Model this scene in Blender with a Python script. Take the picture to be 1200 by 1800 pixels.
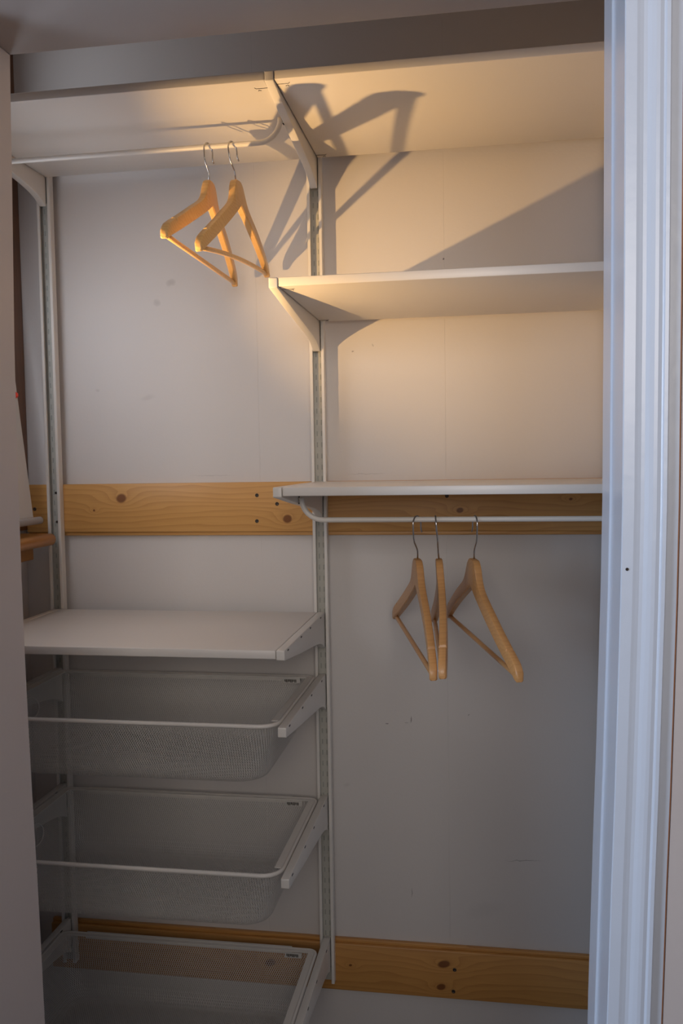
import bpy, bmesh, math, random
from mathutils import Vector, Matrix
random.seed(4)
C = bpy.context.scene.collection
for o in list(bpy.data.objects):
    bpy.data.objects.remove(o)

# ------------------------------------------------------------------ camera
FPX = 1543.0
YAW, PITCH, ROLL = 0.15983, -0.05831, -0.01573
cd = bpy.data.cameras.new('camera'); cam = bpy.data.objects.new('camera', cd); C.objects.link(cam)
cd.sensor_fit = 'VERTICAL'; cd.sensor_height = 36.0; cd.sensor_width = 24.0
cd.lens = FPX / 1800.0 * 36.0
cd.clip_start = 0.02
fwd = Vector((-math.sin(YAW) * math.cos(PITCH), math.cos(YAW) * math.cos(PITCH), math.sin(PITCH)))
r0 = fwd.cross(Vector((0, 0, 1))).normalized(); u0 = r0.cross(fwd)
rr = math.cos(ROLL) * r0 + math.sin(ROLL) * u0
uu = -math.sin(ROLL) * r0 + math.cos(ROLL) * u0
m = Matrix((rr, uu, -fwd)).transposed().to_4x4()
m.translation = Vector((0.35207, -1.91732, 1.45))
cam.matrix_world = m
bpy.context.scene.camera = cam

# ------------------------------------------------------------------ light and exposure
sc = bpy.context.scene
sc.view_settings.view_transform = 'Standard'; sc.view_settings.look = 'None'
sc.view_settings.gamma = 1.0; sc.view_settings.use_curve_mapping = False
sc.view_settings.exposure = 0.0
w = bpy.data.worlds.new('world'); sc.world = w; w.use_nodes = True
bg = w.node_tree.nodes['Background']; bg.inputs[0].default_value = (0.75, 0.75, 0.78, 1); bg.inputs[1].default_value = 0.1

def look(o, tgt):
    d = Vector(tgt) - o.location
    o.rotation_euler = d.to_track_quat('-Z', 'Y').to_euler()
def area(name, loc, tgt, sx, sy, power, col):
    l = bpy.data.lights.new(name, 'AREA'); l.shape = 'RECTANGLE'; l.size = sx; l.size_y = sy
    l.energy = power; l.color = col
    o = bpy.data.objects.new(name, l); C.objects.link(o); o.location = loc; look(o, tgt); return o
# daylight entering the bedroom behind the camera
dl = area('bedroom_daylight', (0.5, -3.35, 1.95), (0.05, 0, 1.90), 1.2, 0.85, 5.6, (1.0, 0.90, 0.81)); dl.data.spread = math.radians(82)
area('bedroom_side_daylight', (-1.72, -2.30, 1.55), (0.55, -1.0, 1.1), 1.1, 0.8, 54.0, (0.60, 0.76, 1.0))
# daylight through the blind of the closet's own window in the left wall
area('closet_window_daylight', (-0.640, -0.40, 1.68), (0.30, -0.05, 1.52), 0.34, 0.46, 1.65, (0.86, 0.90, 1.0))
area('closet_window_top_daylight', (-0.655, -0.30, 2.29), (0.4, -0.20, 2.29), 0.26, 0.20, 0.40, (0.85, 0.90, 1.0))
# warm lamp inside the closet, behind the left door jamb, tilted upwards
l = bpy.data.lights.new('closet_lamp', 'SPOT'); l.energy = 25.5; l.color = (1.0, 0.60, 0.23)
l.shadow_soft_size = 0.004; l.spot_size = math.radians(90); l.spot_blend = 1.0
lamp = bpy.data.objects.new('closet_lamp', l); C.objects.link(lamp); lamp.location = (-0.375, -0.594, 1.593)
look(lamp, (0.70, 0.0, 2.22))

# ------------------------------------------------------------------ materials
def mat(name, col, rough=0.5, metal=0.0, noise=0.0, nscale=8.0, bump=0.0, bscale=300.0, spec=0.5, coat=0.0):
    m = bpy.data.materials.new(name); m.use_nodes = True
    N = m.node_tree.nodes; Lk = m.node_tree.links; b = N['Principled BSDF']
    b.inputs['Roughness'].default_value = rough; b.inputs['Metallic'].default_value = metal
    b.inputs['Specular IOR Level'].default_value = spec
    b.inputs['Coat Weight'].default_value = coat
    tc = N.new('ShaderNodeTexCoord')
    ns = N.new('ShaderNodeTexNoise'); ns.inputs['Scale'].default_value = nscale; ns.inputs['Detail'].default_value = 5
    Lk.new(tc.outputs['Object'], ns.inputs['Vector'])
    mx = N.new('ShaderNodeMix'); mx.data_type = 'RGBA'; mx.name = 'colmix'
    mx.inputs[6].default_value = tuple(c * (1 - noise) for c in col) + (1,)
    mx.inputs[7].default_value = tuple(min(1, c * (1 + noise)) for c in col) + (1,)
    Lk.new(ns.outputs['Fac'], mx.inputs[0]); Lk.new(mx.outputs[2], b.inputs['Base Color'])
    if bump:
        n2 = N.new('ShaderNodeTexNoise'); n2.inputs['Scale'].default_value = bscale; n2.inputs['Detail'].default_value = 3
        Lk.new(tc.outputs['Object'], n2.inputs['Vector'])
        bp = N.new('ShaderNodeBump'); bp.inputs['Strength'].default_value = bump; bp.inputs['Distance'].default_value = 0.002
        Lk.new(n2.outputs['Fac'], bp.inputs['Height']); Lk.new(bp.outputs[0], b.inputs['Normal'])
    return m

def math_node(nt, op, a, b=None, c=None):
    n = nt.nodes.new('ShaderNodeMath'); n.operation = op
    for i, v in enumerate((a, b, c)):
        if v is None: continue
        if isinstance(v, (int, float)): n.inputs[i].default_value = v
        else: nt.links.new(v, n.inputs[i])
    return n.outputs[0]

def spot_field(nt, X, Z, x0, z0, rx, rz, ang=0.0):
    """1 at the centre of an ellipse, 0 outside it"""
    dx = math_node(nt, 'SUBTRACT', X, x0); dz = math_node(nt, 'SUBTRACT', Z, z0)
    ca, sa = math.cos(ang), math.sin(ang)
    a = math_node(nt, 'ADD', math_node(nt, 'MULTIPLY', dx, ca / rx), math_node(nt, 'MULTIPLY', dz, sa / rx))
    b = math_node(nt, 'ADD', math_node(nt, 'MULTIPLY', dx, -sa / rz), math_node(nt, 'MULTIPLY', dz, ca / rz))
    return math_node(nt, 'ADD', math_node(nt, 'MULTIPLY', a, a), math_node(nt, 'MULTIPLY', b, b))

def wall_material():
    m = mat('white_wall_paint', (0.66, 0.625, 0.60), 0.55, noise=0.035, nscale=2.5, bump=0.10, bscale=160)
    nt = m.node_tree; N = nt.nodes; Lk = nt.links
    tc = N.new('ShaderNodeTexCoord'); sp = N.new('ShaderNodeSeparateXYZ'); Lk.new(tc.outputs['Object'], sp.inputs[0])
    ns = N.new('ShaderNodeTexNoise'); ns.inputs['Scale'].default_value = 60; ns.inputs['Detail'].default_value = 4
    Lk.new(tc.outputs['Object'], ns.inputs['Vector'])
    wob = math_node(nt, 'MULTIPLY', math_node(nt, 'SUBTRACT', ns.outputs['Fac'], 0.5), 0.010)
    X = math_node(nt, 'ADD', sp.outputs['X'], wob); Z = math_node(nt, 'SUBTRACT', sp.outputs['Z'], wob)
    marks = [(.1383, .8632, .005, .0016, 0, .8), (.1917, .874, .0012, .009, -.2, .8), (.182, .8665, .006, .0009, 0, .5),
             (.4357, .567, .045, .0012, .06, .45), (.3193, .888, .003, .0015, .3, .7), (.190, .478, .0012, .014, 0, .5),
             (.2722, 1.8776, .0028, .0028, 0, 1.0), (-.3378, 1.856, .013, .009, .5, .22), (-.372, 1.813, .010, .008, .2, .18),
             (.0738, 1.688, .003, .0022, .4, .6), (.118, 1.700, .002, .004, .4, .35), (-.40, 1.60, .02, .008, .2, .10),
             (.35, .45, .05, .02, .3, .05), (.10, 1.42, .05, .0008, 0, .3), (-.25, 1.421, .06, .0008, 0, .25),
             (-.52, 1.62, .006, .004, 0, .15), (.045, .72, .01, .006, .4, .10)]
    tot = None
    for x0, z0, rx, rz, an, st in marks:
        d = spot_field(nt, X, Z, x0, z0, rx, rz, an)
        f = math_node(nt, 'MULTIPLY', math_node(nt, 'MAXIMUM', math_node(nt, 'SUBTRACT', 1.0, d), 0.0), st)
        tot = f if tot is None else math_node(nt, 'MAXIMUM', tot, f)
    mx = N.new('ShaderNodeMix'); mx.data_type = 'RGBA'
    Lk.new(tot, mx.inputs[0]); Lk.new(N['colmix'].outputs[2], mx.inputs[6]); mx.inputs[7].default_value = (.10, .08, .075, 1)
    Lk.new(mx.outputs[2], N['Principled BSDF'].inputs['Base Color'])
    return m

def pine(name, base, dark, knots=(), scale=1.0, axis='X', rough=0.42, contrast=1.0):
    """pine: long grain lines that bend round knots; grain runs along axis, rings spread over Z"""
    m = bpy.data.materials.new(name); m.use_nodes = True
    nt = m.node_tree; N = nt.nodes; Lk = nt.links; b = N['Principled BSDF']
    b.inputs['Roughness'].default_value = rough; b.inputs['Coat Weight'].default_value = 0.15
    b.inputs['Coat Roughness'].default_value = 0.35
    tc = N.new('ShaderNodeTexCoord'); sp = N.new('ShaderNodeSeparateXYZ'); Lk.new(tc.outputs['Object'], sp.inputs[0])
    X, Y, Z = sp.outputs
    if axis == 'Y': X, Y = Y, X
    if axis == 'Z': X, Z = Z, X
    cb = N.new('ShaderNodeCombineXYZ')
    Lk.new(math_node(nt, 'MULTIPLY', X, 1.6 * scale), cb.inputs[0]); Lk.new(math_node(nt, 'MULTIPLY', Y, 9 * scale), cb.inputs[1]); Lk.new(math_node(nt, 'MULTIPLY', Z, 13 * scale), cb.inputs[2])
    ns = N.new('ShaderNodeTexNoise'); ns.inputs['Scale'].default_value = 1.0; ns.inputs['Detail'].default_value = 3
    Lk.new(cb.outputs[0], ns.inputs['Vector'])
    ph = math_node(nt, 'ADD', math_node(nt, 'MULTIPLY', Z, 62 * scale), math_node(nt, 'MULTIPLY', ns.outputs['Fac'], 7.0))
    ph = math_node(nt, 'ADD', ph, math_node(nt, 'MULTIPLY', Y, 35 * scale))
    kd = None
    for x0, z0, rx, rz in knots:
        d = spot_field(nt, X, Z, x0, z0, rx * 3.2, rz * 2.0)
        g = math_node(nt, 'DIVIDE', 3.2, math_node(nt, 'ADD', 1.0, math_node(nt, 'MULTIPLY', d, 1.5)))
        ph = math_node(nt, 'ADD', ph, g)
        e = spot_field(nt, X, Z, x0, z0, rx, rz, .25)
        f = math_node(nt, 'MINIMUM', math_node(nt, 'MAXIMUM', math_node(nt, 'MULTIPLY', math_node(nt, 'SUBTRACT', 1.15, e), 1.6), 0.0), 1.0)
        kd = f if kd is None else math_node(nt, 'MAXIMUM', kd, f)
    s = math_node(nt, 'FRACT', ph)
    s = math_node(nt, 'POWER', s, 2.2)                     # slow rise, sharp end: the late-wood line
    cb2 = N.new('ShaderNodeCombineXYZ')
    Lk.new(math_node(nt, 'MULTIPLY', X, 14 * scale), cb2.inputs[0]); Lk.new(math_node(nt, 'MULTIPLY', Y, 380 * scale), cb2.inputs[1]); Lk.new(math_node(nt, 'MULTIPLY', Z, 420 * scale), cb2.inputs[2])
    fb = N.new('ShaderNodeTexNoise'); fb.inputs['Scale'].default_value = 1.0; fb.inputs['Detail'].default_value = 2
    Lk.new(cb2.outputs[0], fb.inputs['Vector'])
    fac = math_node(nt, 'ADD', math_node(nt, 'MULTIPLY', s, .42 * contrast), math_node(nt, 'MULTIPLY', math_node(nt, 'SUBTRACT', fb.outputs['Fac'], .35), .38 * contrast))
    mx = N.new('ShaderNodeMix'); mx.data_type = 'RGBA'; mx.clamp_factor = True
    Lk.new(fac, mx.inputs[0]); mx.inputs[6].default_value = (*base, 1); mx.inputs[7].default_value = (*dark, 1)
    out = mx.outputs[2]
    if kd is not None:
        mk = N.new('ShaderNodeMix'); mk.data_type = 'RGBA'
        Lk.new(math_node(nt, 'MULTIPLY', kd, .9), mk.inputs[0]); Lk.new(out, mk.inputs[6]); mk.inputs[7].default_value = (dark[0] * .42, dark[1] * .30, dark[2] * .28, 1)
        out = mk.outputs[2]
    Lk.new(out, b.inputs['Base Color'])
    bp = N.new('ShaderNodeBump'); bp.inputs['Strength'].default_value = .15; bp.inputs['Distance'].default_value = .001
    Lk.new(fac, bp.inputs['Height']); Lk.new(bp.outputs[0], b.inputs['Normal'])
    return m

M = {}
M['wall'] = wall_material()
M['plaster'] = mat('plaster_paint', (0.62, 0.575, 0.55), 0.6, noise=0.03, nscale=3, bump=0.1, bscale=120)
M['room'] = mat('bedroom_paint', (0.52, 0.48, 0.47), 0.7, noise=0.03)
M['floorwood'] = pine('floor_wood', (.10, .06, .035), (.06, .035, .02))
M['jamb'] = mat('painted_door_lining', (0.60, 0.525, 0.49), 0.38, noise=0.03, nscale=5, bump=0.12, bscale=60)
M['head'] = mat('shade_darkened_door_head', (0.46, 0.385, 0.345), 0.4, noise=0.03, nscale=5, bump=0.12, bscale=60)  # lining paint made darker: the shade under the head is put into its colour
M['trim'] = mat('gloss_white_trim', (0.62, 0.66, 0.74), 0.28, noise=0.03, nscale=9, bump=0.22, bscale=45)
M['edge'] = mat('trim_bare_edge', (0.42, 0.19, 0.09), 0.6, noise=0.25, nscale=60)
M['white'] = mat('white_powder_coat', (0.74, 0.705, 0.655), 0.33, noise=0.02, nscale=6, bump=0.03, bscale=900)
M['shelf'] = mat('white_shelf_foil', (0.74, 0.70, 0.655), 0.36, noise=0.025, nscale=4)
M['channel'] = mat('grey_channel_steel', (0.52, 0.51, 0.46), 0.45, noise=0.12, nscale=70)
M['slot'] = mat('dark_slot', (0.035, 0.03, 0.028), 0.7, noise=0.2)
M['mesh'] = mat('white_mesh_steel', (0.62, 0.60, 0.56), 0.45, noise=0.03)
M['chrome'] = mat('hook_steel', (0.55, 0.54, 0.53), 0.18, metal=1.0, noise=0.1, nscale=80)
M['screw'] = mat('dark_screw', (0.07, 0.055, 0.045), 0.4, metal=0.6, noise=0.3, nscale=200)
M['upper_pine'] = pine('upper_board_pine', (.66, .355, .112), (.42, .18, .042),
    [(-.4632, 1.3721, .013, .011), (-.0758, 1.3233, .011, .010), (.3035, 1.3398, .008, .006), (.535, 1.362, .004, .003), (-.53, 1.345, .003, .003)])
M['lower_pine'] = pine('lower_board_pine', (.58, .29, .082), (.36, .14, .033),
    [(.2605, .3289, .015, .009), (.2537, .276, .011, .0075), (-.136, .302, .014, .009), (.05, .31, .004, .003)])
M['frame_wood'] = pine('window_frame_wood', (.20, .085, .032), (.11, .042, .016), axis='Z', rough=.4)
M['sill_wood'] = pine('sill_wood', (.46, .21, .055), (.28, .11, .028), axis='Y', rough=.35)
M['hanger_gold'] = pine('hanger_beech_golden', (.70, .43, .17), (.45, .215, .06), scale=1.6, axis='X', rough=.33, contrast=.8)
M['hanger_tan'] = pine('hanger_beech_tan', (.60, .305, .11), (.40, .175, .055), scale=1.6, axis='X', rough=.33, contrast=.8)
M['blind'] = mat('white_blind_cloth', (.62, .60, .58), .8, noise=.03, bump=.1, bscale=500)
M['rod'] = mat('grey_blind_rod', (.36, .34, .33), .4, noise=.05)
M['red'] = mat('red_plastic', (.75, .07, .04), .35, noise=.05)
M['print'] = mat('dark_print', (.08, .07, .06), .6, noise=.1)

# ------------------------------------------------------------------ mesh helpers
class MB:
    def __init__(s): s.v = []; s.f = []
    def box(s, x0, x1, y0, y1, z0, z1):
        n = len(s.v)
        s.v += [(x, y, z) for z in (z0, z1) for y in (y0, y1) for x in (x0, x1)]
        s.f += [tuple(n + i for i in q) for q in ((0, 2, 3, 1), (4, 5, 7, 6), (0, 1, 5, 4), (1, 3, 7, 5), (3, 2, 6, 7), (2, 0, 4, 6))]
        return s
    def loft(s, rings, closed=True, caps=True):
        n = len(s.v); k = len(rings[0])
        for r in rings: s.v += [tuple(p) for p in r]
        for i in range(len(rings) - 1):
            for j in range(k if closed else k - 1):
                a = n + i * k + j; b = n + i * k + (j + 1) % k
                s.f.append((a, b, b + k, a + k))
        if caps:
            s.f.append(tuple(n + j for j in range(k))[::-1]); e = n + (len(rings) - 1) * k
            s.f.append(tuple(e + j for j in range(k)))
        return s
    def tube(s, pts, r, seg=10, closed=False):
        pts = [Vector(p) for p in pts]; rings = []; n = len(pts); prev = None
        for i, p in enumerate(pts):
            if closed: t = pts[(i + 1) % n] - pts[i - 1]
            else: t = pts[min(i + 1, n - 1)] - pts[max(i - 1, 0)]
            t.normalize()
            if prev is None:
                a = Vector((0, 0, 1)) if abs(t.z) < .9 else Vector((1, 0, 0))
                u = t.cross(a).normalized()
            else:
                u = (prev - t * prev.dot(t)).normalized()
            prev = u; v = t.cross(u)
            rings.append([p + (u * math.cos(q) + v * math.sin(q)) * r for q in [2 * math.pi * j / seg for j in range(seg)]])
        if closed: rings.append(rings[0])
        return s.loft(rings, True, not closed)
    def prism(s, poly, z0, z1, zs=None, off=None):
        """polygon in xy pushed up through z"""
        zs = zs or [z0, z1]; off = off or (lambda z: 0)
        return s.loft([[(x + off(z), y, z) for x, y in poly] for z in zs])
    def obj(s, name, m, parent=None, bevel=0.0, smooth=False, seg=2):
        me = bpy.data.meshes.new(name); me.from_pydata([tuple(v) for v in s.v], [], s.f); me.update()
        bm = bmesh.new(); bm.from_mesh(me); bmesh.ops.recalc_face_normals(bm, faces=bm.faces); bm.to_mesh(me); bm.free()
        me.materials.append(m)
        if smooth:
            for p in me.polygons: p.use_smooth = True
        o = bpy.data.objects.new(name, me); C.objects.link(o)
        if parent: o.parent = parent
        if bevel:
            b = o.modifiers.new('bevel', 'BEVEL'); b.width = bevel; b.segments = seg; b.limit_method = 'ANGLE'; b.angle_limit = math.radians(40)
            for p in me.polygons: p.use_smooth = True
        return o
def box(x0, x1, y0, y1, z0, z1): return MB().box(x0, x1, y0, y1, z0, z1)
def empty(name, loc=(0, 0, 0)):
    o = bpy.data.objects.new(name, None); C.objects.link(o); o.location = loc; o.empty_display_size = .05; return o
def tag(o, label, cat, group=None):
    o['label'] = label; o['category'] = cat
    if group: o['group'] = group
    return o
def struct(o, label=None, cat='structure'):
    o['kind'] = 'structure'
    if label: o['label'] = label; o['category'] = cat
    return o
def copy_tree(o, parent=None):
    c = o.copy(); C.objects.link(c)
    if parent: c.parent = parent
    for ch in list(o.children): copy_tree(ch, c)
    return c

# ------------------------------------------------------------------ numbers
CC = 0.62                       # spacing of the uprights
UB, UF = -0.018, -0.036         # back and front of an upright
F = -0.4315                     # front of the brackets
BH = 0.008                      # half width of a bracket
T = 0.016                       # shelf thickness
ZT, ZM, ZL, ZS, Z1, Z2, Z3 = 2.1101, 1.7652, 1.4057, 1.1189, 0.9814, 0.7072, 0.3818
XL, XR = -0.71, 0.70            # side walls of the closet
DX0, DX1, DZ = -0.235, 0.4922, 1.972   # door opening
DY0, DY1 = -0.978, -0.85
H = 2.45

# ------------------------------------------------------------------ the setting
fl = box(-1.9, 2.1, -3.7, 0.06, -0.05, 0).obj('floor', M['floorwood']); struct(fl, 'wooden floor below the closet', 'floor')
ce = box(-1.9, 2.1, -3.7, 0.06, H, H + .05).obj('ceiling', M['room']); struct(ce, 'pale ceiling above the closet', 'ceiling')
wb = box(XL - .1, XR + .1, .009, .06, 0, H).obj('wall_back', M['plaster']); struct(wb, 'white panelled back wall of the closet', 'wall')
seams = [XL, -0.1406, 0.2738, XR]
for a, b in zip(seams, seams[1:]):
    box(a + .00008, b - .00008, 0, .0089, 0.0, H).obj('wall_panel', M['wall'], wb)
wl = box(XL - .1, XL, -1.0, 0.06, 0, H).obj('wall_left', M['plaster']); struct(wl, 'white left side wall of the closet', 'wall')
wr = box(XR, XR + .1, DY1, 0.0, 0, H).obj('wall_right', M['plaster']); struct(wr, 'white right side wall of the closet', 'wall')
ZSEG = [0, .3, .5, .65, .8, .9, 1.0, 1.1, 1.2, 1.3, 1.4, 1.5, 1.6, 1.7, 1.83, 1.9, DZ, 2.1]
def table(t, z):
    if z <= t[0][0]: return t[0][1]
    for (a, b), (c, d) in zip(t, t[1:]):
        if z <= c: return b + (d - b) * (z - a) / (c - a)
    return t[-1][1]
# the old frame is not plumb: sideways shift of the right and left linings with height
def lean(z): return table([(0, -.028), (.765, -.0185), (.83, -.0160), (.97, -.0125), (1.08, -.0088), (1.18, -.0062), (1.28, -.0035), (1.39, -.0015), (1.6, -.0005), (2.0, 0)], z)
def lean_left(z): return table([(0, 0), (.70, -.0040), (.90, -.0076), (1.0, -.0102), (1.13, -.0128), (1.25, -.0142), (1.38, -.0142), (1.5, -.0135), (1.6, -.0123), (1.83, -.0066), (1.9, -.0053), (1.97, -.0035)], z)
wf = MB(); wf.box(-1.9, DX0 - .034, DY0, DY1, 0, H); wf.box(DX1 + .03, 2.1, DY0, DY1, 0, H); wf.box(DX0 - .034, DX1 + .03, DY0, DY1, DZ + .018, H)
struct(wf.obj('wall_front', M['plaster']), 'pale wall around the closet doorway', 'wall')
for nm, b in (('wall_bedroom_left', (-1.9, -1.8, -3.7, -1.0)), ('wall_bedroom_right', (2.0, 2.1, -3.7, -1.0)), ('wall_bedroom_rear', (-1.9, 2.1, -3.8, -3.7))):
    struct(box(b[0], b[1], b[2], b[3], 0, H).obj(nm, M['room']))
# door lining and architrave
zj = [z for z in ZSEG if z < DZ] + [DZ]
o = MB().prism([(DX0 - .0195, DY0 - .012), (DX0, DY0 - .012), (DX0, DY1 + .0025), (DX0 - .0015, DY1 + .004), (DX0 - .0195, DY1 + .004)], 0, 0, zj, lean_left).obj('trim_1', M['jamb'])
struct(o, 'pinkish white left door jamb at the closet opening', 'door frame')
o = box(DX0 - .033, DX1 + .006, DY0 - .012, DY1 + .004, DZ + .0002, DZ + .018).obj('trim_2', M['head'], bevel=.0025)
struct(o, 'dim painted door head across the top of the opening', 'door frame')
zs = [z for z in ZSEG if z <= DZ]
zs[-1] = DZ
jamb = MB().prism([(DX1, DY1), (DX1, DY1 - .060), (DX1 + .0025, DY1 - .062), (DX1 + .0025, DY0 - .003), (DX1 + .03, DY0 - .003), (DX1 + .03, DY1)], 0, 0, zs, lean)
o = jamb.obj('trim_3', M['trim']); b_ = o.modifiers.new('bevel', 'BEVEL'); b_.width = .0012; b_.segments = 2; b_.limit_method = 'ANGLE'; b_.angle_limit = .8
struct(o, 'white gloss right door jamb beside the shelves', 'door frame')
# moulded architrave on the right, its profile seen from above
ya = DY0 - .003
prof = [(.4935, ya), (.4935, ya - .010), (.4945, ya - .0115), (.5050, ya - .012), (.5080, ya - .0113), (.5115, ya - .0107), (.5150, ya - .0111), (.5190, ya - .0128),
        (.5230, ya - .0140), (.5265, ya - .0143), (.5290, ya - .0136), (.5303, ya - .0131), (.5315, ya - .0140), (.5325, ya - .0152), (.5360, ya - .0155),
        (.5372, ya - .0145), (.5376, ya - .0085), (.5488, ya - .0080), (.5488, ya)]
zs2 = [z for z in ZSEG if z < DZ] + [DZ + .06, H - .02]
o = MB().prism(prof, 0, 0, zs2, lean).obj('trim_4', M['trim'], smooth=False)
struct(o, 'blue-lit white moulded architrave on the right of the opening', 'door frame')
o = MB().prism([(.5492, ya), (.5492, ya - .006), (.5504, ya - .006), (.5504, ya)], 0, 0, zs2, lean).obj('edge_strip', M['edge'], o)
o['label'] = 'thin reddish brown unpainted edge line'
o = MB().prism([(.5508, DY0 - .001), (.5508, DY0 - .011), (.62, DY0 - .011), (.62, DY0 - .001)], 0, 0, zs2, lean).obj('trim_5', M['jamb'])
struct(o, 'flat pinkish panel at the far right edge', 'door frame')

# screw helper: a dark countersunk head with a cross slot facing the room
def screw(x, y, z, r, parent):
    b = MB(); n = 12
    rings = [[(x + q * math.cos(t), y - dy, z + q * math.sin(t)) for t in [2 * math.pi * j / n for j in range(n)]] for q, dy in ((r, -.0012), (r, .0006), (r * .75, .0010), (r * .35, .0002))]
    b.loft(rings); return b.obj('screw', M['screw'], parent, smooth=False)
screw(.4968, ya - .0119, 1.335, .0016, bpy.data.objects['trim_4'])
# pine boards across the back wall
def board(name, z0, z1, x0, x1, lipz0, lipz1, m, screws, label):
    e = empty(name, (0, 0, z0)); tag(e, label, 'board')
    def put(o): o.location.z = -z0; return o
    put(box(x0, x1, UB + .0002, -.0003, z0, z1).obj('plank', m, e, bevel=.0022))
    put(box(x0 + .001, x1, UB + .007, -.0003, lipz0, lipz1).obj('tongue', m, e, bevel=.001))
    for x, z in screws: put(screw(x, UB, z, .0042, e))
    return e
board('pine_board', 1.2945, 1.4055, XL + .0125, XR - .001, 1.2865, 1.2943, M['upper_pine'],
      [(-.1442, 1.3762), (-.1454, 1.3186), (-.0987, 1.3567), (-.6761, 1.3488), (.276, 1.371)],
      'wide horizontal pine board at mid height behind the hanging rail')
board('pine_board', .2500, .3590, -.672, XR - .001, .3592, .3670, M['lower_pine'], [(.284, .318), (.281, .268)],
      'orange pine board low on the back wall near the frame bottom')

# left wall: window frame, sill, blind
o = box(XL, XL + .012, -.26, -.0005, 1.30, H).obj('window_1', M['frame_wood'], bevel=.002); struct(o, 'dark brown window frame in the left corner', 'window')
e = empty('window_sill', (XL, -.30, 1.268)); tag(e, 'brown wooden window sill end poking past the left upright', 'window sill')
sb = MB(); rings = []
for y in (-.66, -.05):
    prof_s = [(XL + .0005, 1.268), (XL + .082, 1.268)] + [(XL + .090 + .0115 * math.sin(t), 1.2815 - .0135 * math.cos(t)) for t in [math.pi * k / 8 for k in range(9)]] + [(XL + .0005, 1.295)]
    rings.append([(x, y, z) for x, z in prof_s])
sb.loft(rings); so = sb.obj('sill_board', M['sill_wood'], e, bevel=.003); so.matrix_parent_inverse = Matrix.Translation(-e.location)
ab = box(XL + .0005, XL + .054, -.40, -.066, 1.236, 1.2675).obj('apron_block', M['sill_wood'], e, bevel=.003); ab.matrix_parent_inverse = Matrix.Translation(-e.location)
e = empty('roller_blind', (-.645, -.10, 1.335)); tag(e, 'white blind hanging at the left window with a grey bottom rod', 'blind')
bb = MB(); ths = []
def bl(z): return max(XL + .0145, -.6385 - .1025 * (z - 1.328))
zz = [1.335 + i * (H - 1.345 - .0) / 14 for i in range(15)]
bb.loft([[(bl(z), -.60, z), (bl(z) + .0012, -.60, z), (bl(z) + .0012, -.096, z), (bl(z), -.096, z)] for z in zz])
bo = bb.obj('blind_cloth', M['blind'], e, smooth=False); bo.matrix_parent_inverse = Matrix.Translation(-e.location)
rd = MB().tube([(-.6385, -.60, 1.3262), (-.6385, -.068, 1.3262), (-.6385, -.066, 1.3262)], .0085, 14).obj('bottom_rod', M['rod'], e, smooth=True); rd.matrix_parent_inverse = Matrix.Translation(-e.location)
kn = MB(); kx, ky, kz = -.6650, -.104, 1.606
kn.loft([[(kx + .0002 + dx, ky + q * math.cos(t), kz + 1.25 * q * math.sin(t)) for t in [2 * math.pi * j / 12 for j in range(12)]] for q, dx in ((.001, -.006), (.004, -.004), (.0058, 0), (.004, .004), (.001, .006))])
ko = kn.obj('cord_bead', M['red'], e, smooth=True); ko.matrix_parent_inverse = Matrix.Translation(-e.location); ko['label'] = 'small red bead'

# ------------------------------------------------------------------ uprights
def upright():
    e = empty('wall_upright', (0, 0, .2742)); z0, z1 = 0, 1.93
    w_ = .016; t_ = .0016; d0 = UB; d1 = UF
    poly = [(-w_, d0), (-w_, d1 + .001), (-w_ + .001, d1), (-.0098, d1), (-.0092, d1 + .001), (-.0092, d1 + .0045), (-.0104, d1 + .0045), (-.0104, d1 + t_), (-w_ + t_, d1 + t_), (-w_ + t_, d0 - t_)]
    mir = [(-x, y) for x, y in poly][::-1]
    MB().prism(poly + mir, z0, z1).obj('rail_profile', M['white'], e)
    box(-.0142, .0142, d0 - .0024, d0 - t_ - .0001, z0, z1 - .002).obj('channel_back', M['channel'], e)
    s = MB(); z = z0 + .03
    while z < z1 - .02:
        for x in (-.0048, .0048): s.box(x - .0013, x + .0013, d0 - .0029, d0 - .0020, z, z + .011)
        z += .0245
    s.obj('slots', M['channel_dark'], e)['kind'] = 'stuff'
    for z in (1.112, 1.045, .06):
        screw(0, d0 - .0035, z, .003, e)
    return e
M['channel_dark'] = mat('slot_grey', (0.36, 0.365, 0.33), 0.6, noise=0.2, nscale=90)
u0_ = upright(); tag(u0_, 'white slotted wall upright in the middle, holding brackets on both sides', 'upright')
for x, lab in ((-CC, 'white slotted wall upright at the left beside the door jamb'), (CC, 'white slotted wall upright hidden behind the right door trim')):
    c = copy_tree(u0_); c.location.x = x; c['label'] = lab

# ------------------------------------------------------------------ brackets
def bracket():
    e = empty('shelf_bracket', (0, UF, 0))
    L = F - UF
    # wedge side view in (y, z), z = 0 at the top
    side = [(0, 0), (L + .0015, 0), (L, -.0015), (L, -.0165), (L + .0015, -.018), (-.253, -.0355), (-.1085, -.0515), (-.070, -.0565),
            (-.045, -.0615), (-.026, -.067), (-.013, -.073), (-.006, -.0775), (-.002, -.079), (0, -.0785)]
    side = [(y, z - .0) for y, z in side]
    b = MB(); b.loft([[(x, y, z) for y, z in side] for x in (-BH + .0004, BH - .0004)])
    b.obj('arm', M['white'], e, bevel=.0022, seg=3)
    box(-BH + .0012, BH - .0012, .0001, .0150, -.070, -.004).obj('hook_tongue', M['white'], e)
    for y in (-.4033, -.2881, -.1979, -.0838):
        yy = y - UF
        s = MB()
        for sx in (-1, 1): s.box(sx * BH - .0006 * (sx > 0) - .0002, sx * BH + .0006 * (sx < 0) + .0002, yy - .0045, yy + .0045, -.0055, -.003)
        s.obj('slot', M['slot'], e)
    return e
b0 = bracket()
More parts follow.
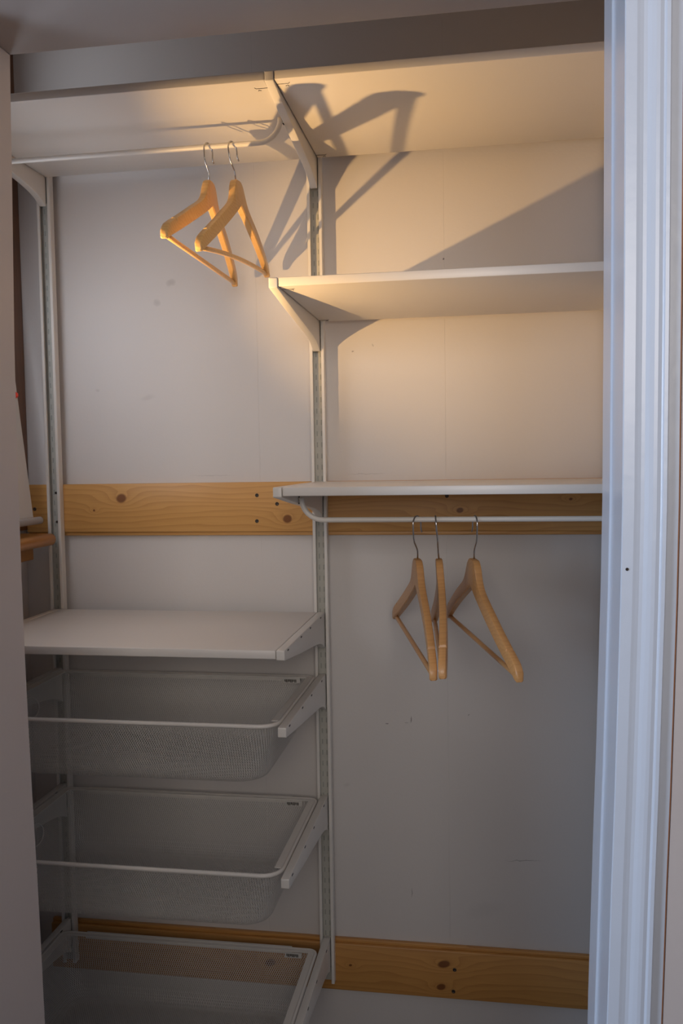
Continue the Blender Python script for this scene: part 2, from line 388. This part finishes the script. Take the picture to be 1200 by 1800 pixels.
BR = [(0, ZT, 'white metal bracket under the top shelves beside the curved rail end'),
      (0, ZM, 'white metal bracket carrying the left end of the upper right shelf'),
      (0, ZL, 'white metal bracket at the left end of the shelf above the three hangers'),
      (0, ZS, 'white bracket at the right end of the lower left shelf'),
      (0, Z1, 'white bracket holding the right side of the topmost mesh basket'),
      (0, Z2, 'white bracket holding the right side of the middle mesh basket'),
      (0, Z3, 'white bracket holding the right side of the lowest mesh basket'),
      (-CC, ZT, 'white metal bracket under the top shelf at the left upright'),
      (-CC, ZS, 'white bracket at the left end of the lower left shelf'),
      (-CC, Z1, 'white bracket holding the left side of the topmost mesh basket'),
      (-CC, Z2, 'white bracket holding the left side of the middle mesh basket'),
      (-CC, Z3, 'white bracket holding the left side of the lowest mesh basket'),
      (CC, ZT, 'white bracket under the right end of the top right shelf'),
      (CC, ZM, 'white bracket under the right end of the upper right shelf'),
      (CC, ZL, 'white bracket at the right end of the shelf above the three hangers')]
for i, (x, z, lab) in enumerate(BR):
    o = b0 if i == 0 else copy_tree(b0)
    o.location = (x, UF, z); tag(o, lab, 'bracket', 'shelf brackets on the wall uprights')

# ------------------------------------------------------------------ shelves
def shelf(x0, x1, z, lab, clips=()):
    e = empty('shelf', ((x0 + x1) / 2, F / 2, z - T)); inv = Matrix.Translation(-e.location)
    g = .0012
    o = box(x0 + BH + g, x1 - BH - g, F + .001, UF - .0015, z - T + .0003, z - .0002).obj('shelf_board', M['shelf'], e, bevel=.0014); o.matrix_parent_inverse = inv
    for cx, cy, sgn in clips:
        c = MB(); zz_ = z - T
        c.tube([(cx, cy, zz_), (cx + sgn * .020, cy, zz_), (cx + sgn * .022, cy - .004, zz_)], .0005, 5)
        c.tube([(cx + sgn * .013, cy + .009, zz_), (cx + sgn * .017, cy + .006, zz_), (cx + sgn * .018, cy + .010, zz_)], .0006, 5)
        k = c.obj('clip_slot', M['slot'], e); k.matrix_parent_inverse = inv
    tag(e, lab, 'shelf'); return e
shelf(-CC, 0, ZT, 'white top shelf on the left with a clothes rail under it', [(-BH - .002, -.401, -1), (-CC + BH + .002, -.15, 1)])
shelf(0, CC, ZT, 'white top shelf on the right with lamp shadows on its underside', [(BH + .002, -.412, 1), (BH + .002, -.055, 1)])
shelf(0, CC, ZM, 'white upper right shelf, the second from the top', [(BH + .002, -.405, 1), (BH + .002, -.056, 1)])
shelf(0, CC, ZL, 'white shelf above the three hangers with a rail under it')
shelf(-CC, 0, ZS, 'white lower left shelf above the mesh baskets')

# ------------------------------------------------------------------ clothes rails
RY = -.29
def rail(xa, xb, ztop, zr, lab):
    R = .042; pts = []
    x0, x1 = xa + BH + .0052, xb - BH - .0052
    pts.append((x0, RY, ztop - .026)); pts.append((x0, RY, zr + R))
    for k in range(1, 9):
        t = math.pi / 2 * k / 8
        pts.append((x0 + R - R * math.cos(t), RY, zr + R - R * math.sin(t)))
    for k in range(8):
        t = math.pi / 2 * k / 8
        pts.append((x1 - R + R * math.sin(t), RY, zr + R - R * math.cos(t)))
    pts.append((x1, RY, zr + R)); pts.append((x1, RY, ztop - .026))
    e = empty('clothes_rail', ((xa + xb) / 2, RY, zr)); inv = Matrix.Translation(-e.location)
    o = MB().tube(pts, .0050, 14).obj('tube', M['white'], e, smooth=True); o.matrix_parent_inverse = inv
    for x, s in ((x0, -1), (x1, 1)):
        for dz in (.019, .031):
            q = MB().tube([(x + s * .0052, RY + .006, ztop - dz - .004), (x + s * .0052, RY + .001, ztop - dz - .004)], .0014, 8).obj('lock_pin', M['slot'], e); q.matrix_parent_inverse = inv
    tag(e, lab, 'clothes rail'); return e
rail(-CC, 0, ZT, 2.043, 'white curved clothes rail under the top left shelf')
rail(0, CC, ZL, 1.339, 'white clothes rail under the shelf at mid height on the right')

# ------------------------------------------------------------------ mesh baskets
def rrect(hx, hy, r, n=6, rb=None):
    pts = []; rb = r if rb is None else rb
    for cx, cy, a0, r in ((hx - rb, hy - rb, 0, rb), (-hx + rb, hy - rb, 90, rb), (-hx + r, -hy + r, 180, r), (hx - r, -hy + r, 270, r)):
        for k in range(n + 1):
            a = math.radians(a0 + 90 * k / n); pts.append((cx + r * math.cos(a), cy + r * math.sin(a)))
    return pts
def basket():
    e = empty('mesh_basket')                 # origin at the rim centre, rim top at z = 0
    hx, hy = .3000, .186; R = .036; r = .0041
    rim = [(x, y, -r) for x, y in rrect(hx - r, hy - r, R, 6, .016)]
    MB().tube(rim, r, 10, True).obj('rim', M['white'], e, smooth=True)
    # flat flange along both sides and the back
    fl_ = MB()
    zt, zb = -.0012, -.0030
    fl_.box(-hx + .006, -hx + .020, -hy + R, hy - .008, zb, zt); fl_.box(hx - .020, hx - .006, -hy + R, hy - .008, zb, zt)
    fl_.box(-hx + .020, hx - .020, hy - .017, hy - .006, zb, zt)
    fl_.box(-hx + .06, hx - .06, hy - .007, hy + .002, zb - .010, zt + .0004)
    fl_.obj('flange', M['white'], e)
    # side surface: perimeter s in [0,1), height t in [0,1]
    N = 14; D = .120
    def ring(t):
        z = -.006 - D * t; ins = .008 + .030 * t
        if t > .80:                           # rounded foot
            q = (t - .80) / .20; ins = .008 + .030 * .8 + .006 * q + .022 * (1 - math.sqrt(max(0, 1 - q * q)))
        rr_ = R - .004 + .012 * t
        return hx - ins, hy - ins, rr_, z, .018 + .022 * t
    levels = [0, .2, .4, .6, .8, .87, .92, .96, .985, 1.0]
    cache = {}
    def pt(s, li):
        if li not in cache:
            a, b, c_, z, rb_ = ring(levels[li]); ps = rrect(a, b, c_, 8, rb_); L = [0]
            for i in range(len(ps)):
                p, q = ps[i], ps[(i + 1) % len(ps)]; L.append(L[-1] + math.hypot(q[0] - p[0], q[1] - p[1]))
            cache[li] = (ps, L, z)
        ps, L, z = cache[li]; d = (s % 1.0) * L[-1]
        lo, hi = 0, len(L) - 1
        while hi - lo > 1:
            m_ = (lo + hi) // 2
            if L[m_] <= d: lo = m_
            else: hi = m_
        f = (d - L[lo]) / max(1e-9, L[lo + 1] - L[lo]); p, q = ps[lo], ps[(lo + 1) % len(ps)]
        return (p[0] + (q[0] - p[0]) * f, p[1] + (q[1] - p[1]) * f, z)
    P = 1.85; pitch = .0050; n = int(P / pitch); wd = .00080 / P / .7
    side = MB()
    for k in range(n):
        for dr in (-1, 1):
            base = len(side.v)
            for i, t in enumerate(levels):
                s = k / n + dr * t * D * .62 / P
                side.v.append(pt(s - wd / 2, i)); side.v.append(pt(s + wd / 2, i))
            for i in range(len(levels) - 1):
                a = base + 2 * i; side.f.append((a, a + 1, a + 3, a + 2))
    so = side.obj('mesh_side', M['mesh'], e); so['kind'] = 'stuff'
    a, b, c_, z, rb_ = ring(1.0); poly = rrect(a, b, c_, 8, rb_)
    bot = MB()
    for dr in (-1, 1):
        dx, dy = .53, .848 * dr
        nx, ny = -dy, dx; ln = math.hypot(nx, ny); nx /= ln; ny /= ln
        ext = abs(nx) * a + abs(ny) * b; q = -ext
        while q < ext:
            hits = []
            for i in range(len(poly)):
                p0, p1 = poly[i], poly[(i + 1) % len(poly)]
                s0 = p0[0] * nx + p0[1] * ny - q; s1 = p1[0] * nx + p1[1] * ny - q
                if (s0 <= 0) != (s1 <= 0):
                    f = s0 / (s0 - s1); hits.append((p0[0] + (p1[0] - p0[0]) * f, p0[1] + (p1[1] - p0[1]) * f))
            if len(hits) == 2:
                (x0, y0), (x1, y1) = hits; w2 = .0006; nb = len(bot.v)
                bot.v += [(x0 - nx * w2, y0 - ny * w2, z), (x0 + nx * w2, y0 + ny * w2, z), (x1 + nx * w2, y1 + ny * w2, z), (x1 - nx * w2, y1 - ny * w2, z)]
                bot.f.append((nb, nb + 1, nb + 2, nb + 3))
            q += .0042
    bo_ = bot.obj('mesh_bottom', M['mesh'], e); bo_['kind'] = 'stuff'
    # oval ring pressed into each side
    for sx in (-1, 1):
        ov = []
        for k in range(28):
            t = 2 * math.pi * k / 28; yy = .034 * math.cos(t); zz_ = -.042 + .021 * math.sin(t)
            if abs(yy) > .018: zz_ = zz_
            ins = .008 + .030 * (-(zz_) - .006) / D
            ov.append((sx * (hx - ins - .0012), .012 + yy, zz_))
        MB().tube(ov, .0016, 6, True).obj('oval_ring', M['white'], e, smooth=True)
    # small printed plate on the back rim
    pl = box(hx - .072, hx - .034, hy - .0195, hy - .0185, -.0145, -.0030).obj('rim_plate', M['mesh'], e)
    pm = MB(); x = hx - .068
    for i in range(9):
        w_ = random.choice((.0018, .0024, .0028)); pm.box(x, x + w_, hy - .0202, hy - .0194, -.0125 + .0015 * (i % 3 == 0), -.0060); x += w_ + .0009
    pm.obj('print', M['print'], e)['kind'] = 'stuff'
    return e
k0 = basket()
for i, (z, y, lab) in enumerate(((Z1 - .0002, -.234, 'white wire mesh basket, topmost of three, under the lower left shelf'),
                                 (Z2 - .0002, -.234, 'white wire mesh basket in the middle of the three'),
                                 (Z3 - .0002, -.268, 'lowest white wire mesh basket, seen from above in front of the low pine board'))):
    o = k0 if i == 0 else copy_tree(k0)
    o.location = (-CC / 2, y, z); tag(o, lab, 'basket', 'mesh baskets under the left shelf')

# ------------------------------------------------------------------ hangers
def interp(t, x):
    for (a, b), (c, d) in zip(t, t[1:]):
        if x <= c: return b + (d - b) * (x - a) / (c - a)
    return t[-1][1]
def hanger(W, hn, ht, bow, m, barbend=0.0, swivel=0.0):
    """hung over the origin (= centre of the rail); local Y runs along the shoulders, -Z down, X is the flat side"""
    e = empty('clothes_hanger')
    k = (ht - hn) / .158; ws = W / .215
    top = [(0, 0), (.010, .0002), (.0140, .0012), (.0190, .0042), (.0230, .0085), (.0275, .0160), (.0325, .0260), (.0385, .0350), (.0465, .0430), (.059, .0515),
           (.10, .0720), (.15, .0985), (.19, .1195), (.205, .1285), (.212, .137), (.215, .146)]
    botm = [(0, .0475), (.006, .0505), (.02, .0585), (.10, .0985), (.195, .1465), (.205, .1525), (.211, .1560), (.215, .1545)]
    th = .0065
    us = [0, .004, .008, .011, .0135, .016, .0185, .021, .0235, .026, .029, .0325, .037, .042, .048, .056, .07, .085, .1, .12, .14, .16, .172, .1745, .1755, .1785, .1795, .182, .19, .198, .204, .209, .2125, .215]
    xs = [-u for u in us[:0:-1]] + us
    rings = []
    for u in xs:
        a = abs(u); zt = interp(top, a) * k; zb = interp(botm, a) * k
        if .1750 < a < .1790: zt += .0045
        if zb - zt < .004: zb = zt + .004
        bx = bow * (a / .215) ** 2
        c = .0022; y = u * ws; n = -hn
        edge = .65 if a > .213 else 1.0
        h_ = th * edge
        prof = [(-h_, zt + c * 1.3), (-h_ + c * .35, zt + c * .4), (-h_ + c, zt), (h_ - c, zt), (h_ - c * .35, zt + c * .4), (h_, zt + c * 1.3), (h_, zb - c), (h_ - c, zb), (-h_ + c, zb), (-h_, zb - c)]
        rings.append([(bx + px, y, n - pz) for px, pz in prof])
    MB().loft(rings).obj('shoulder', m, e, smooth=True)
    me = e.children[0].data
    md = e.children[0].modifiers.new('edge', 'EDGE_SPLIT'); md.split_angle = math.radians(33)
    # trouser bar between the tips
    pts = []
    for i in range(13):
        s = -1 + 2 * i / 12
        pts.append((bow * .93 * (1 if True else s * s) + 0, s * (W - .0085), -(hn + .1485 * k) + barbend * (1 - s * s)))
    MB().tube(pts, .0044, 12).obj('bar', m, e, smooth=True)
    # hook
    R = .0150; cz = .0050 + .0013 - R
    hp = [(0, 0, -hn - .006), (0, 0, -hn + .014), (0, -.0018, -hn + .019), (0, -.0060, -hn + .025), (0, -.0112, -hn + .032), (0, -.0142, -hn + .041)]
    for i in range(0, 13):
        t = math.radians(188 - 196 * i / 12); hp.append((0, R * math.cos(t), cz + R * math.sin(t)))
    hp += [(0, R - .0003, cz - .008), (0, R + .0010, cz - .013), (0, R + .0038, cz - .017)]
    ch_, sh_ = math.cos(swivel), math.sin(swivel)
    hp = [(x * ch_ - y * sh_, x * sh_ + y * ch_, z) for x, y, z in hp]
    MB().tube(hp, .00145, 8).obj('hook', M['chrome'], e, smooth=True)
    return e
GU = 'wooden hangers on the upper rail'; GL = 'wooden hangers on the lower rail'
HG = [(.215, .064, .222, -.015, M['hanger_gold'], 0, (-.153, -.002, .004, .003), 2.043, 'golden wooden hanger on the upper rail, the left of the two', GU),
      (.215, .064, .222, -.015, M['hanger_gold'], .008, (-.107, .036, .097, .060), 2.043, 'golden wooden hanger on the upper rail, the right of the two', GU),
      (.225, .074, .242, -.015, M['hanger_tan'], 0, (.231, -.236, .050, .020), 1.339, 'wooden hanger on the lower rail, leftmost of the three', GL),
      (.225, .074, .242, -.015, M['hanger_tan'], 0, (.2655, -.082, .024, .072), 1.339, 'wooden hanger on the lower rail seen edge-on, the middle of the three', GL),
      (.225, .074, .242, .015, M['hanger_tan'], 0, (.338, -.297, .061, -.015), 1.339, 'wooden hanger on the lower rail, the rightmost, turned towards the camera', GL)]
for W, hn, ht, bow, m, bend, (xr, a, ti, le), zr, lab, g in HG:
    e = hanger(W, hn, ht, bow, m, bend, math.radians(-38) if 'leftmost' in lab else math.radians(-14) if 'upper rail' in lab else 0.0)
    ux = Vector((math.sin(a), math.cos(a), 0)); nx = Vector((math.cos(a), -math.sin(a), 0)); up = Vector((0, 0, 1))
    # tilt in the hanger's plane, then lean about the shoulder line (pivot at the hook's bearing point)
    ytilt = ux * math.cos(ti) + (up * math.cos(le) - nx * math.sin(le)) * math.sin(ti)
    ztilt = -(ux * math.sin(ti)) + (up * math.cos(le) - nx * math.sin(le)) * math.cos(ti)
    xt = ytilt.cross(ztilt).normalized()
    mw = Matrix((xt, ytilt, ztilt)).transposed().to_4x4()
    mw.translation = Vector((xr, RY, zr)) + Vector((0, 0, .0045)) - ztilt * .0045
    e.matrix_world = mw
    tag(e, lab, 'hanger', g)
